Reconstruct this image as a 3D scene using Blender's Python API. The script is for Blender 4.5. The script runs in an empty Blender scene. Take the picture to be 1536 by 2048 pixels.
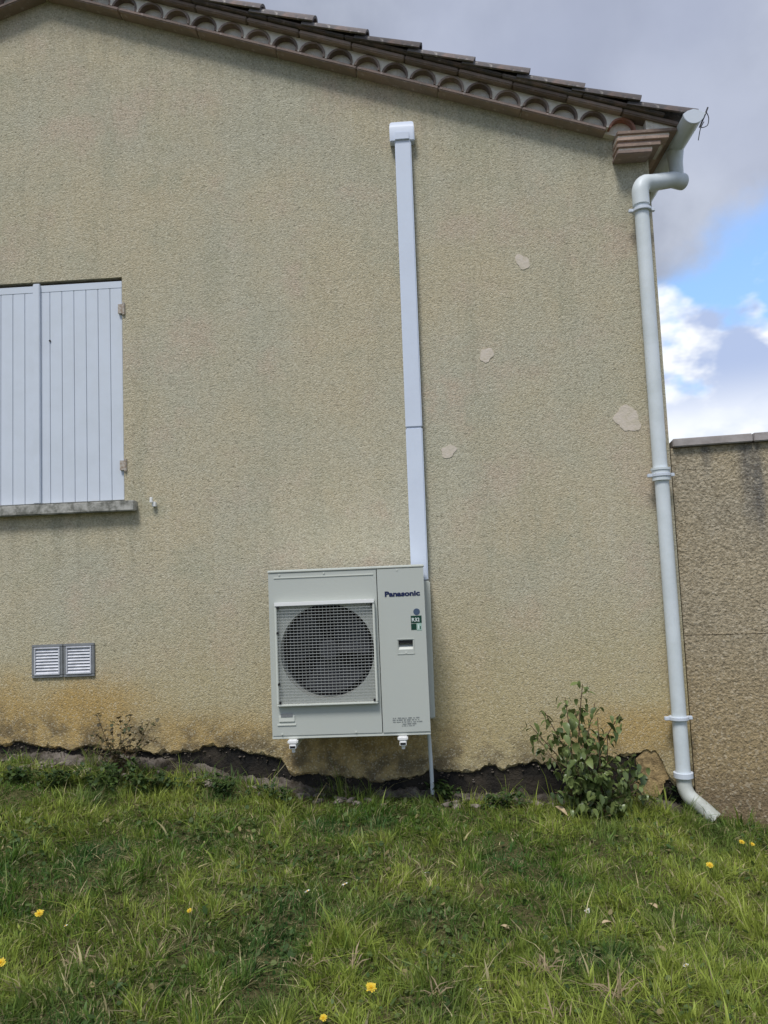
import bpy, bmesh, math, random
import numpy as np
from mathutils import Vector, Matrix
random.seed(7); rng = np.random.default_rng(11)
scn = bpy.context.scene
COL = scn.collection
R = math.radians

# ------------------------------------------------------------------ camera
CAMZ, CAMD = 1.40, 5.049
YAW, PITCH, ROLL = R(2.749), R(4.884), R(-2.362)
def cam_axes():
    f = Vector((-math.sin(YAW)*math.cos(PITCH), math.cos(YAW)*math.cos(PITCH), math.sin(PITCH)))
    r = Vector((math.cos(YAW), math.sin(YAW), 0)); u = r.cross(f)
    c, s = math.cos(ROLL), math.sin(ROLL)
    return c*r+s*u, -s*r+c*u, f
AR, AU, AF = cam_axes()
cam_data = bpy.data.cameras.new('camera'); cam = bpy.data.objects.new('camera', cam_data); COL.objects.link(cam)
cam.matrix_world = Matrix(((AR.x, AU.x, -AF.x, 0), (AR.y, AU.y, -AF.y, -CAMD), (AR.z, AU.z, -AF.z, CAMZ), (0, 0, 0, 1)))
cam_data.sensor_fit = 'HORIZONTAL'; cam_data.sensor_width = 36; cam_data.lens = 36*1537/1536
cam_data.clip_end = 2000; cam_data.clip_start = 0.05
scn.camera = cam
scn.render.resolution_x, scn.render.resolution_y = 768, 1024
scn.view_settings.view_transform = 'Standard'; scn.view_settings.look = 'None'
scn.view_settings.gamma = 1; scn.view_settings.use_curve_mapping = False
scn.view_settings.exposure = 0.34

def pix(px, py):                                  # direction of a pixel of the 1536 x 2048 photograph
    return AR*((px-768)/1537)+AU*((1024-py)/1537)+AF
CAMP = Vector((0, -CAMD, CAMZ))
def at_y(px, py, Y):                              # the point of that ray on the vertical plane y = Y
    d = pix(px, py); return CAMP+d*((Y+CAMD)/d.y)

# ------------------------------------------------------------------ sky and sun
SUN_EL, SUN_AZ = R(60), R(-18)                    # behind the camera, a little to the left
world = bpy.data.worlds.new('World'); scn.world = world; world.use_nodes = True
SEED1, SEED2, SEED3 = (1.21, 7.63, 6.87), (2.3, 4.46, 4.05), (5.86, 7.1, 0.84)
def build_sky():
    nt = world.node_tree; N = nt.nodes; L = nt.links; N.clear()
    out = N.new('ShaderNodeOutputWorld'); bg = N.new('ShaderNodeBackground'); L.new(bg.outputs[0], out.inputs[0])
    sky = N.new('ShaderNodeTexSky'); sky.sky_type = 'NISHITA'; sky.sun_disc = False
    sky.sun_elevation = SUN_EL; sky.sun_rotation = math.pi - SUN_AZ * -1
    sc = N.new('ShaderNodeVectorMath'); sc.operation = 'SCALE'; sc.inputs['Scale'].default_value = 1.0
    L.new(sky.outputs[0], sc.inputs[0])
    tc = N.new('ShaderNodeTexCoord'); sep = N.new('ShaderNodeSeparateXYZ'); L.new(tc.outputs['Generated'], sep.inputs[0])
    def math_(op, a, b=None, c=None, clamp=False):
        m = N.new('ShaderNodeMath'); m.operation = op; m.use_clamp = clamp
        for i, v in enumerate((a, b, c)):
            if v is None: continue
            if isinstance(v, (int, float)): m.inputs[i].default_value = v
            else: L.new(v, m.inputs[i])
        return m.outputs[0]
    def noise(scale, detail, off, rough=.55, zs=1.0):
        mp = N.new('ShaderNodeMapping'); mp.inputs['Location'].default_value = off; mp.inputs['Scale'].default_value = (1, 1, zs)
        L.new(tc.outputs['Generated'], mp.inputs[0])
        n = N.new('ShaderNodeTexNoise'); n.inputs['Scale'].default_value = scale; n.inputs['Detail'].default_value = detail
        n.inputs['Roughness'].default_value = rough; L.new(mp.outputs[0], n.inputs[0]); return n.outputs['Fac']
    def ramp(v, a, b, smooth=True):
        m = N.new('ShaderNodeMapRange'); m.interpolation_type = 'SMOOTHSTEP' if smooth else 'LINEAR'
        m.inputs['From Min'].default_value = a; m.inputs['From Max'].default_value = b; L.new(v, m.inputs[0]); return m.outputs[0]
    def mix(f, a, b):
        m = N.new('ShaderNodeMix'); m.data_type = 'RGBA'; L.new(f, m.inputs[0])
        for i, v in ((6, a), (7, b)):
            if isinstance(v, tuple): m.inputs[i].default_value = (*v, 1)
            else: L.new(v, m.inputs[i])
        return m.outputs[2]
    z = sep.outputs['Z']
    # low band of broken white cumulus over blue
    n1 = noise(6.0, 5, SEED1, .5, 1.5)
    n2 = noise(11, 4, SEED2, .55, 1.6)
    low = ramp(math_('ADD', n1, math_('MULTIPLY', z, -1.25)), .06, .15)
    core = ramp(math_('ADD', math_('MULTIPLY', n2, .8), math_('MULTIPLY', math_('SUBTRACT', n1, z), .5)), .42, .60)
    shade = mix(core, (10.5, 10.6, 10.6), (4.4, 5.3, 7.6))
    shade = mix(ramp(z, .24, .13), shade, mix(ramp(n2, .35, .6), (6.6, 7.3, 8.6), (10.6, 10.7, 10.8)))
    blue = mix(ramp(z, .0, .5), (4.6, 7.6, 11.5), (2.8, 5.2, 10.2))
    # clouds opposite the sun are lit full on, those on its side are seen against the light
    dt = N.new('ShaderNodeVectorMath'); dt.operation = 'DOT_PRODUCT'; L.new(tc.outputs['Generated'], dt.inputs[0]); dt.inputs[1].default_value = (math.sin(SUN_AZ), -math.cos(SUN_AZ), 0)
    shade = mix(ramp(dt.outputs['Value'], -.5, .7), shade, (4.2, 4.6, 5.4))
    lowsky = mix(low, blue, shade)
    # the grey deck above, with an uneven lower rim
    n3 = noise(2.4, 7, SEED3, .55)
    n4 = noise(3.6, 6, (7.1, 3.2, .4), .55)
    n6 = noise(1.3, 3, (2.1, 9.2, 5.4), .5)
    deck = ramp(math_('ADD', z, math_('MULTIPLY', math_('SUBTRACT', n3, .5), .42)), .368, .425)
    dcol = mix(ramp(n4, .35, .65), (3.2, 3.5, 4.3), (5.6, 6.0, 7.0))
    dcol = mix(ramp(n6, .4, .62), dcol, (3.9, 4.3, 5.6))
    tot = mix(deck, lowsky, dcol)
    # share of clear Nishita blue stays in the blue
    fin = N.new('ShaderNodeMix'); fin.data_type = 'RGBA'; fin.inputs[0].default_value = .08
    L.new(tot, fin.inputs[6]); L.new(sc.outputs[0], fin.inputs[7])
    L.new(fin.outputs[2], bg.inputs['Color']); bg.inputs['Strength'].default_value = 0.089
build_sky()
sl = bpy.data.lights.new('sun', 'SUN'); sun = bpy.data.objects.new('sun', sl); COL.objects.link(sun)
sl.energy = 2.3; sl.angle = R(15); sl.color = (1, .975, .94)
sdir = Vector((math.sin(SUN_AZ)*math.cos(SUN_EL), -math.cos(SUN_AZ)*math.cos(SUN_EL), math.sin(SUN_EL)))
sun.rotation_euler = sdir.to_track_quat('Z', 'Y').to_euler(); sun.location = (0, -10, 12)

# ------------------------------------------------------------------ material helpers
class NT:
    def __init__(s, name, rough=.8, spec=.3):
        s.m = bpy.data.materials.new(name); s.m.use_nodes = True
        s.N = s.m.node_tree.nodes; s.L = s.m.node_tree.links
        s.b = s.N['Principled BSDF']; s.b.inputs['Roughness'].default_value = rough
        s.b.inputs['Specular IOR Level'].default_value = spec
        s.tc = s.N.new('ShaderNodeTexCoord'); s._h = None
    def set(s, sock, v):
        if isinstance(v, (int, float)): sock.default_value = v
        elif isinstance(v, tuple): sock.default_value = (*v, 1) if len(v) == 3 and sock.type == 'RGBA' else v
        else: s.L.new(v, sock)
    def pos(s, scale=(1, 1, 1), loc=(0, 0, 0), src='Object'):
        mp = s.N.new('ShaderNodeMapping'); mp.inputs['Scale'].default_value = scale; mp.inputs['Location'].default_value = loc
        s.L.new(s.tc.outputs[src], mp.inputs[0]); return mp.outputs[0]
    def noise(s, scale, detail=4, rough=.55, st=(1, 1, 1), loc=(0, 0, 0), dist=0):
        n = s.N.new('ShaderNodeTexNoise'); n.inputs['Scale'].default_value = scale; n.inputs['Detail'].default_value = detail
        n.inputs['Roughness'].default_value = rough; n.inputs['Distortion'].default_value = dist
        s.L.new(s.pos(st, loc), n.inputs[0]); return n.outputs['Fac']
    def voro(s, scale, feat='F1', st=(1, 1, 1), out='Distance'):
        n = s.N.new('ShaderNodeTexVoronoi'); n.inputs['Scale'].default_value = scale; n.feature = feat
        s.L.new(s.pos(st), n.inputs[0]); return n.outputs[out]
    def math(s, op, a, b=None, clamp=False):
        m = s.N.new('ShaderNodeMath'); m.operation = op; m.use_clamp = clamp
        s.set(m.inputs[0], a)
        if b is not None: s.set(m.inputs[1], b)
        return m.outputs[0]
    def ramp(s, v, a, b, lo=0., hi=1.):
        m = s.N.new('ShaderNodeMapRange'); m.interpolation_type = 'SMOOTHSTEP'
        for k, x in (('From Min', a), ('From Max', b), ('To Min', lo), ('To Max', hi)): m.inputs[k].default_value = x
        s.L.new(v, m.inputs[0]); return m.outputs[0]
    def mix(s, f, a, b, mode='MIX'):
        m = s.N.new('ShaderNodeMix'); m.data_type = 'RGBA'; m.blend_type = mode
        s.set(m.inputs[0], f); s.set(m.inputs[6], a); s.set(m.inputs[7], b); return m.outputs[2]
    def sepz(s, axis='Z'):
        x = s.N.new('ShaderNodeSeparateXYZ'); s.L.new(s.tc.outputs['Object'], x.inputs[0]); return x.outputs[axis]
    def color(s, v): s.set(s.b.inputs['Base Color'], v); return s
    def rough(s, v): s.set(s.b.inputs['Roughness'], v); return s
    def bump(s, h, strength=1, dist=.01):
        bn = s.N.new('ShaderNodeBump'); bn.inputs['Strength'].default_value = strength; bn.inputs['Distance'].default_value = dist
        s.L.new(h, bn.inputs['Height'])
        if s._h: s.L.new(s._h, bn.inputs['Normal'])
        s._h = bn.outputs[0]; s.L.new(s._h, s.b.inputs['Normal']); return s
M = {}
def mat_stucco():
    t = NT('stucco', .95, .15)
    def stain(x, zc, rx, rz, ox, oz, hi=.85, ns=3.5, na=.9):   # damp or dirty mark at a place on a wall
        mp = t.pos((1/rx, 0, 1/rz), ((ox-x)/rx, 0, (oz-zc)/rz)); ln = t.N.new('ShaderNodeVectorMath'); ln.operation = 'LENGTH'; t.L.new(mp, ln.inputs[0])
        return t.ramp(t.math('ADD', ln.outputs['Value'], t.math('MULTIPLY', t.math('SUBTRACT', t.noise(ns, 5, .6), .5), na)), 1.1, .15, 0, hi)
    big = t.noise(.8, 5, .62); med = t.noise(1.9, 6, .65, loc=(3, 1, 5)); streak = t.noise(1.5, 5, .62, st=(3.2, 1, .35), loc=(9, 2, 1)); st2 = t.noise(4, 5, .6, st=(3, 1, .22), loc=(2, 7, 4))
    c = t.mix(t.ramp(big, .36, .64), (.545, .475, .325), (.50, .475, .36))
    c = t.mix(t.ramp(med, .50, .70, 0, .9), c, (.555, .46, .345))
    c = t.mix(t.ramp(med, .46, .32, 0, .8), c, (.465, .44, .315))
    c = t.mix(t.ramp(streak, .50, .70, 0, .42), c, (.40, .385, .28))
    c = t.mix(t.ramp(streak, .45, .28, 0, .38), c, (.60, .555, .43))
    x = t.sepz('X'); z = t.sepz('Z')
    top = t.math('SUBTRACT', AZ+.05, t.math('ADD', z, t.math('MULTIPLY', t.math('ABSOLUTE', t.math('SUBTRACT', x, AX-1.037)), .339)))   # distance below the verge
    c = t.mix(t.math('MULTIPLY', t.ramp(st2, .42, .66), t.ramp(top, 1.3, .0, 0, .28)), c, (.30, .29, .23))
    # rain-washed lower part, ochre splash near the ground
    zz = t.math('ADD', z, t.math('MULTIPLY', t.math('SUBTRACT', t.noise(1.3, 5, .6, loc=(5, 5, 2)), .5), .9))
    c = t.mix(t.ramp(zz, 1.6, .35, 0, .85), c, (.52, .425, .225))
    for st_ in ((-2.8, .48, .6, .48), (-2.3, .55, .7, .4), (-1.45, .42, .5, .22), (-.5, .3, .9, .3), (1.2, .35, .6, .26), (-2.2, .6, .4, .25)):
        c = t.mix(stain(*st_, 1.037, -.05, .75), c, (.50, .335, .12))
    for k, (sx, sw) in enumerate(((-2.1, .05), (-1.93, .04), (-2.45, .06), (-2.75, .05), (-2.3, .03))):   # runs below the sill
        c = t.mix(stain(sx, 1.86, sw, .35+.1*(k % 3), 1.037, -.05, .32, 5, .7), c, (.30, .28, .20))
    dirt = t.math('MULTIPLY', t.ramp(t.math('ADD', z, t.math('MULTIPLY', x, .09)), .46, .16), t.ramp(t.noise(6, 5, .65, loc=(1, 4, 4)), .40, .62))
    c = t.mix(t.math('MULTIPLY', dirt, .85), c, (.13, .10, .06))
    g = t.noise(120, 2, .5); g2 = t.noise(60, 4, .75); v = t.voro(125)
    gr = t.N.new('ShaderNodeSeparateColor'); t.L.new(t.voro(125, out='Color'), gr.inputs[0]); gr = gr.outputs[0]
    c = t.mix(t.ramp(gr, .0, .5, .32, 0), c, (.17, .145, .10))
    c = t.mix(t.ramp(g2, .36, .50, .34, 0), c, (.20, .175, .12))
    c = t.mix(t.ramp(gr, .75, 1, 0, .34), c, (.74, .70, .56))
    pit = t.noise(34, 4, .7, loc=(8, 8, 8)); reg = t.ramp(t.noise(.7, 3, .5, loc=(4, 9, 1)), .35, .65, .12, .6)
    c = t.mix(t.math('MULTIPLY', t.ramp(pit, .42, .30), reg), c, (.16, .14, .09))
    h = t.math('ADD', t.math('MULTIPLY', g2, 1.1), t.math('MULTIPLY', v, -.5)); h = t.math('ADD', h, t.math('MULTIPLY', t.ramp(pit, .30, .45), .5))
    t.color(c).bump(h, .6, .009); M['stucco'] = t.m
    # coarser roughcast of the boundary wall
    t = NT('roughcast', .97, .1)
    big = t.noise(1.6, 5, .6); z = t.sepz('Z')
    c = t.mix(t.ramp(big, .35, .65), (.49, .41, .28), (.45, .39, .285))
    c = t.mix(t.ramp(z, 1.7, .4, 0, .85), c, (.42, .31, .16))
    c = t.mix(t.ramp(z, .55, .25, 0, .6), c, (.16, .12, .08))
    for st_ in ((2.10, 2.2, .07, .75), (2.16, 1.9, .05, .55), (2.45, 2.2, .08, .5), (1.86, 2.22, .05, .28), (2.9, 2.2, .1, .7), (3.6, 2.2, .07, .6)):
        c = t.mix(stain(*st_, 2.6, -.35, .75, 6, .8), c, (.15, .15, .15))
    v = t.voro(62); g = t.noise(48, 4, .75)
    gr = t.N.new('ShaderNodeSeparateColor'); t.L.new(t.voro(75, out='Color'), gr.inputs[0]); gr = gr.outputs[0]
    c = t.mix(t.ramp(gr, .0, .5, .4, 0), c, (.13, .105, .07)); c = t.mix(t.ramp(gr, .75, 1, 0, .4), c, (.68, .60, .46))
    c = t.mix(t.ramp(g, .36, .52, .5, 0), c, (.13, .105, .07))
    c = t.mix(t.ramp(g, .57, .72, 0, .45), c, (.64, .56, .42))
    h = t.math('ADD', t.math('MULTIPLY', v, -.4), t.math('MULTIPLY', g, 1.4))
    t.color(c).bump(h, .8, .016); M['roughcast'] = t.m
AX, AZ = -2.502, 5.599
mat_stucco()
def simple(name, c, rough=.6, spec=.4, var=.0, vs=6, c2=None, bump=0, bs=60, bd=.002, metal=0):
    t = NT(name, rough, spec)
    if var:
        n = t.noise(vs, 5, .62); t.color(t.mix(t.ramp(n, .35, .68, 0, var), c, c2))
        t.rough(t.ramp(n, .3, .7, rough-.08, min(1, rough+.1)))
    else: t.color(c)
    if bump: t.bump(t.noise(bs, 4, .6), bump, bd)
    t.b.inputs['Metallic'].default_value = metal
    M[name] = t.m; return t.m
simple('patch', (.66, .58, .49), .9, .2, .8, 26, (.56, .50, .39), .8, 70, .004)
simple('bitumen', (.015, .0145, .014), .9, .15, .9, 5, (.06, .05, .038), 1, 40, .012)
simple('ochre_base', (.47, .34, .17), .95, .1, 1, 16, (.20, .145, .075), 1, 45, .012)
simple('rubble', (.30, .26, .23), .95, .1, 1, 14, (.10, .085, .065), 1, 60, .01)
simple('footing', (.19, .165, .14), .95, .1, 1, 6, (.045, .037, .026), 1, 45, .02)
simple('sill', (.46, .45, .41), .9, .2, .95, 16, (.13, .13, .11), .7, 70, .004)
simple('coping', (.42, .385, .37), .9, .2, .8, 6, (.25, .225, .21), .5, 70, .003)
simple('mortar', (.78, .73, .65), .95, .1, .6, 18, (.62, .56, .48), .8, 60, .006)
simple('pvc', (.65, .70, .775), .38, .45, .5, 4, (.57, .615, .67))
simple('duct_white', (.66, .72, .83), .35, .45, .5, 4, (.58, .635, .74))
simple('pipe_grey', (.69, .74, .765), .42, .4, .7, 6, (.57, .62, .63))
simple('pipe_dirty', (.60, .62, .58), .5, .4, .9, 9, (.36, .37, .32))
simple('casing', (.50, .52, .475), .45, .4, .4, 3, (.465, .49, .455))
simple('casing_light', (.66, .675, .61), .4, .4, .3, 4, (.53, .555, .515))
simple('grille_wire', (.40, .41, .39), .45, .4)
simple('fan_black', (.03, .032, .038), .6, .3, .4, 8, (.08, .082, .09))
simple('black', (.012, .012, .014), .7, .3)
simple('bracket_white', (.82, .82, .8), .4, .4)
simple('logo_blue', (.012, .02, .075), .5, .3)
simple('sticker_blue', (.07, .10, .16), .5, .3); simple('sticker_green', (.008, .05, .03), .5, .3)
simple('sticker_pale', (.36, .52, .44), .5, .3); simple('sticker_white', (.72, .78, .76), .5, .3)
simple('print_grey', (.24, .255, .245), .6, .2)
simple('alu', (.64, .65, .69), .5, .5, .6, 20, (.40, .41, .44))
simple('alu_dark', (.24, .25, .255), .5, .5, .6, 20, (.16, .165, .17))
simple('hinge', (.5, .46, .40), .6, .3, .8, 60, (.25, .17, .11))
simple('wire_black', (.03, .03, .03), .6, .3)
simple('petal', (.66, .48, .05), .7, .2); simple('petal_centre', (.62, .36, .01), .8, .2)
simple('daisy', (.75, .73, .68), .8, .2); simple('stalk', (.12, .17, .05), .7, .2)
simple('twig', (.16, .11, .07), .9, .1, .5, 30, (.09, .06, .04))
simple('dry_leaf', (.48, .38, .24), .85, .1, .6, 40, (.32, .23, .13))
def mat_clay():
    for nm, a, b, d in (('clay', (.31, .23, .195), (.25, .20, .175), (.44, .37, .33)), ('clay_dark', (.24, .18, .16), (.14, .13, .13), (.42, .39, .36)),
                        ('clay_red', (.34, .155, .11), (.24, .13, .1), (.38, .27, .21)), ('clay_pale', (.42, .31, .25), (.33, .25, .205), (.52, .44, .37))):
        t = NT(nm, .92, .15)
        inf = t.N.new('ShaderNodeObjectInfo')
        n = t.noise(7, 5, .65); n2 = t.noise(24, 4, .6, loc=(3, 3, 3))
        c = t.mix(t.ramp(n, .36, .62), a, b); c = t.mix(t.ramp(n2, .58, .74, 0, .8), c, d)
        hs = t.N.new('ShaderNodeHueSaturation'); t.L.new(c, hs.inputs['Color'])
        t.set(hs.inputs['Value'], t.ramp(inf.outputs['Random'], 0, 1, .72, 1.25)); t.color(hs.outputs[0])
        t.bump(t.noise(50, 4, .6), .7, .006); M[nm] = t.m
mat_clay()
def mat_leaf(name, attr=True, c=None, trans=.35, rough=.5, spec=.35):
    m = bpy.data.materials.new(name); m.use_nodes = True; N = m.node_tree.nodes; L = m.node_tree.links
    b = N['Principled BSDF']; b.inputs['Roughness'].default_value = rough; b.inputs['Specular IOR Level'].default_value = spec
    o = N['Material Output']; tr = N.new('ShaderNodeBsdfTranslucent'); mx = N.new('ShaderNodeMixShader'); mx.inputs[0].default_value = trans
    if attr:
        a = N.new('ShaderNodeAttribute'); a.attribute_name = 'Col'; src = a.outputs['Color']
    else:
        inf = N.new('ShaderNodeObjectInfo'); mm = N.new('ShaderNodeMix'); mm.data_type = 'RGBA'
        mm.inputs[6].default_value = (*c[0], 1); mm.inputs[7].default_value = (*c[1], 1); L.new(inf.outputs['Random'], mm.inputs[0]); src = mm.outputs[2]
    L.new(src, b.inputs['Base Color']); L.new(src, tr.inputs['Color'])
    L.new(b.outputs[0], mx.inputs[1]); L.new(tr.outputs[0], mx.inputs[2]); L.new(mx.outputs[0], o.inputs[0]); M[name] = m
mat_leaf('grass'); mat_leaf('foliage', rough=.55)
mat_leaf('shrub_leaf', False, ((.05, .085, .025), (.19, .24, .08)), .2, .38, .5)
def mat_soil():
    t = NT('soil', .97, .1)
    n = t.noise(3, 6, .65); n2 = t.noise(30, 4, .65)
    c = t.mix(t.ramp(n, .35, .65), (.05, .065, .018), (.09, .08, .035)); c = t.mix(t.ramp(n2, .45, .7), c, (.13, .115, .055))
    t.color(c).bump(n2, 1, .03); M['soil'] = t.m
mat_soil()

# ------------------------------------------------------------------ mesh helpers (all vertices in world metres)
ORG = {}
def wloc(o): return ORG.get(o.name, Vector((0, 0, 0)))
def thing(name, loc, label, cat, group=None):
    o = bpy.data.objects.new(name, None); COL.objects.link(o); o.location = loc; o.empty_display_size = .1
    ORG[o.name] = Vector(loc); tag(o, label, cat, group); return o
def tag(o, label, cat, group=None):
    o['label'] = label; o['category'] = cat
    if group: o['group'] = group
    return o
class MB:
    def __init__(s): s.v = []; s.f = []; s.mi = []
    def add(s, vs, fs, mi=0):
        b = len(s.v); s.v += [tuple(v) for v in vs]; s.f += [tuple(b+i for i in f) for f in fs]; s.mi += [mi]*len(fs); return s
    def box(s, x0, x1, y0, y1, z0, z1, mi=0):
        return s.add([(x0, y0, z0), (x1, y0, z0), (x1, y1, z0), (x0, y1, z0), (x0, y0, z1), (x1, y0, z1), (x1, y1, z1), (x0, y1, z1)],
                     [(0, 3, 2, 1), (4, 5, 6, 7), (0, 1, 5, 4), (1, 2, 6, 5), (2, 3, 7, 6), (3, 0, 4, 7)], mi)
    def prism(s, poly, y0, y1, mi=0):             # poly of (x, z), extruded along y
        n = len(poly)
        return s.add([(x, y0, z) for x, z in poly]+[(x, y1, z) for x, z in poly],
                     [tuple(range(n)), tuple(range(2*n-1, n-1, -1))]+[(i, i+n, (i+1) % n+n, (i+1) % n) for i in range(n)], mi)
    def tube(s, path, r, seg=16, caps=True, mi=0):
        P = [Vector(p) for p in path]; n = len(P); rr = r if hasattr(r, '__len__') else [r]*n
        T = [(P[min(i+1, n-1)]-P[max(i-1, 0)]).normalized() for i in range(n)]
        u = T[0].orthogonal().normalized(); vs = []; fs = []
        for i in range(n):
            u = (u-T[i]*u.dot(T[i])).normalized(); w = T[i].cross(u)
            vs += [P[i]+(u*math.cos(2*math.pi*k/seg)+w*math.sin(2*math.pi*k/seg))*rr[i] for k in range(seg)]
        for i in range(n-1):
            for k in range(seg): fs.append((i*seg+k, i*seg+(k+1) % seg, (i+1)*seg+(k+1) % seg, (i+1)*seg+k))
        if caps: fs += [tuple(range(seg-1, -1, -1)), tuple(range((n-1)*seg, n*seg))]
        return s.add(vs, fs, mi)
    def mesh(s, name, mats, smooth=False, bevel=0, org=(0, 0, 0)):
        me = bpy.data.meshes.new(name); o = Vector(org)
        me.from_pydata([Vector(v)-o for v in s.v], [], s.f)
        if not isinstance(mats, (list, tuple)): mats = [mats]
        for m in mats: me.materials.append(M[m])
        if len(mats) > 1: me.polygons.foreach_set('material_index', s.mi)
        bm = bmesh.new(); bm.from_mesh(me)
        bmesh.ops.recalc_face_normals(bm, faces=bm.faces)
        if bevel: bmesh.ops.bevel(bm, geom=[e for e in bm.edges if len(e.link_faces) == 2 and e.calc_face_angle() > .6], offset=bevel, segments=2, affect='EDGES', clamp_overlap=True)
        bm.to_mesh(me); bm.free()
        if smooth:
            me.polygons.foreach_set('use_smooth', [True]*len(me.polygons)); me.set_sharp_from_angle(angle=R(40))
        return me
    def build(s, name, mats, parent=None, smooth=False, bevel=0, org=None):
        po = wloc(parent) if parent else Vector((0, 0, 0)); o0 = Vector(org) if org else po
        ob = bpy.data.objects.new(name, s.mesh(name, mats, smooth, bevel, o0)); COL.objects.link(ob)
        ob.parent = parent; ob.location = o0-po; ORG[ob.name] = o0; return ob
def place(name, mesh, parent, loc, rot=(0, 0, 0), scale=(1, 1, 1)):
    ob = bpy.data.objects.new(name, mesh); COL.objects.link(ob); ob.parent = parent
    ob.location = Vector(loc)-(wloc(parent) if parent else Vector((0, 0, 0))); ob.rotation_euler = rot; ob.scale = scale; ORG[ob.name] = Vector(loc); return ob
def interp(x, pts): return float(np.interp(x, [p[0] for p in pts], [p[1] for p in pts]))
def vnoise(seed, n=256):                           # tiling value noise, smooth interpolation, for arrays
    g = np.random.default_rng(seed).random((n, n))
    def f(x, y):
        xi = np.floor(x).astype(int); yi = np.floor(y).astype(int); fx = x-xi; fy = y-yi
        fx = fx*fx*(3-2*fx); fy = fy*fy*(3-2*fy); a = g[xi % n, yi % n]; b = g[(xi+1) % n, yi % n]; c = g[xi % n, (yi+1) % n]; d = g[(xi+1) % n, (yi+1) % n]
        return (a*(1-fx)+b*fx)*(1-fy)+(c*(1-fx)+d*fx)*fy
    return f
vn1, vn2, vn3 = vnoise(1), vnoise(2), vnoise(3)

# ------------------------------------------------------------------ ground
LEDGE = [(-40, .75), (-7, .62), (-2.8, .365), (-1.82, .275), (-1.25, .185), (-.785, .092), (-.054, .045), (.571, .012), (1.343, -.045), (2.05, -.17), (6, -.40), (40, -.6)]
def ground_z(x, y):
    x = np.asarray(x, float); y = np.asarray(y, float)
    base = np.interp(x, [p[0] for p in LEDGE], [p[1] for p in LEDGE])
    k = np.clip(-y/4.5, 0, 1); k = k*k*(3-2*k)
    near = np.clip(1-np.abs(x)/14, 0, 1)
    z = base*(1-.4*k)+.036*np.clip(y, -9, 0)-.040
    z = z+near*((vn1(x*1.3+50, y*1.3+50)-.5)*.09+(vn2(x*5+9, y*5+70)-.5)*.04+(vn3(x*13+9, y*13+70)-.5)*.018)*np.clip((-y-.1)*2, 0, 1)
    return z
def build_ground():
    def axis(dense0, dense1, step, far):
        a = list(np.arange(dense0, dense1+1e-6, step)); k = 1.0; lo = []; hi = []
        x = dense0; d = step
        while x > -far: d *= 1.5; x -= d; lo.append(x)
        x = dense1; d = step
        while x < far: d *= 1.5; x += d; hi.append(x)
        return np.array(lo[::-1]+a+hi)
    xs = axis(-4, 4, .06, 400); ys = axis(-5.2, -.05, .06, 400)
    X, Y = np.meshgrid(xs, ys, indexing='ij'); Z = ground_z(X, Y)
    nx, ny = X.shape
    v = np.stack([X.ravel(), Y.ravel(), Z.ravel()], 1)
    i = np.arange(nx-1)[:, None]*ny+np.arange(ny-1)[None]; i = i.ravel()
    f = np.stack([i, i+ny, i+ny+1, i+1], 1)
    me = bpy.data.meshes.new('ground'); me.from_pydata(v.tolist(), [], f.tolist()); me.materials.append(M['soil'])
    me.polygons.foreach_set('use_smooth', [True]*len(me.polygons))
    o = bpy.data.objects.new('ground', me); COL.objects.link(o); o['kind'] = 'structure'; o['label'] = 'earth of the lawn sloping down to the right'
build_ground()

# ------------------------------------------------------------------ house
CX = 1.637; AX, AZ = -2.502, 5.599; TH = math.atan(.339); CT, ST = math.cos(TH), math.sin(TH)
LX = 2*AX-CX; BACK = 8.0
house = thing('house', (CX-.6, 0, -.05), 'beige rendered gable end of a low house with a clay tiled roof', 'house')
def rake_z(x): return AZ-abs(x-AX)*.339
BOT = [(-7, .42), (-2.84, .404), (-2.5, .385), (-2.24, .354), (-1.9, .35), (-1.7, .322), (-1.44, .336), (-1.2, .31), (-1.05, .28), (-.98, .255), (-.92, .172), (-.75, .13), (-.4, .101), (-.12, .105),
       (-.017, .147), (.12, .155), (.25, .12), (.383, .167), (.6, .18), (.85, .19), (1.0, .2), (1.063, .209), (1.18, .225), (1.28, .218), (1.36, .232), (1.43, .222), (1.46, .15), (1.50, .07), (1.518, .026), (CX, .0)]
WX0, WX1, WZ0, WZ1 = -3.19, -1.985, 1.985, 3.54    # shutter opening
def blob(cx, cz, rx, rz, seed, y0, y1, n=22, rough=.22, tilt=0):
    g = random.Random(seed); ph = [g.uniform(0, 6.28) for _ in range(4)]; pts = []
    for k in range(n):
        a = 2*math.pi*k/n; q = 1+rough*(.5*math.sin(2*a+ph[0])+.35*math.sin(3*a+ph[1])+.3*math.sin(5*a+ph[2]))+g.uniform(-.05, .05)
        x, z = rx*q*math.cos(a), rz*q*math.sin(a); pts.append((cx+x*math.cos(tilt)-z*math.sin(tilt), cz+x*math.sin(tilt)+z*math.cos(tilt)))
    return MB().prism(pts, y0, y1)
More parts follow.
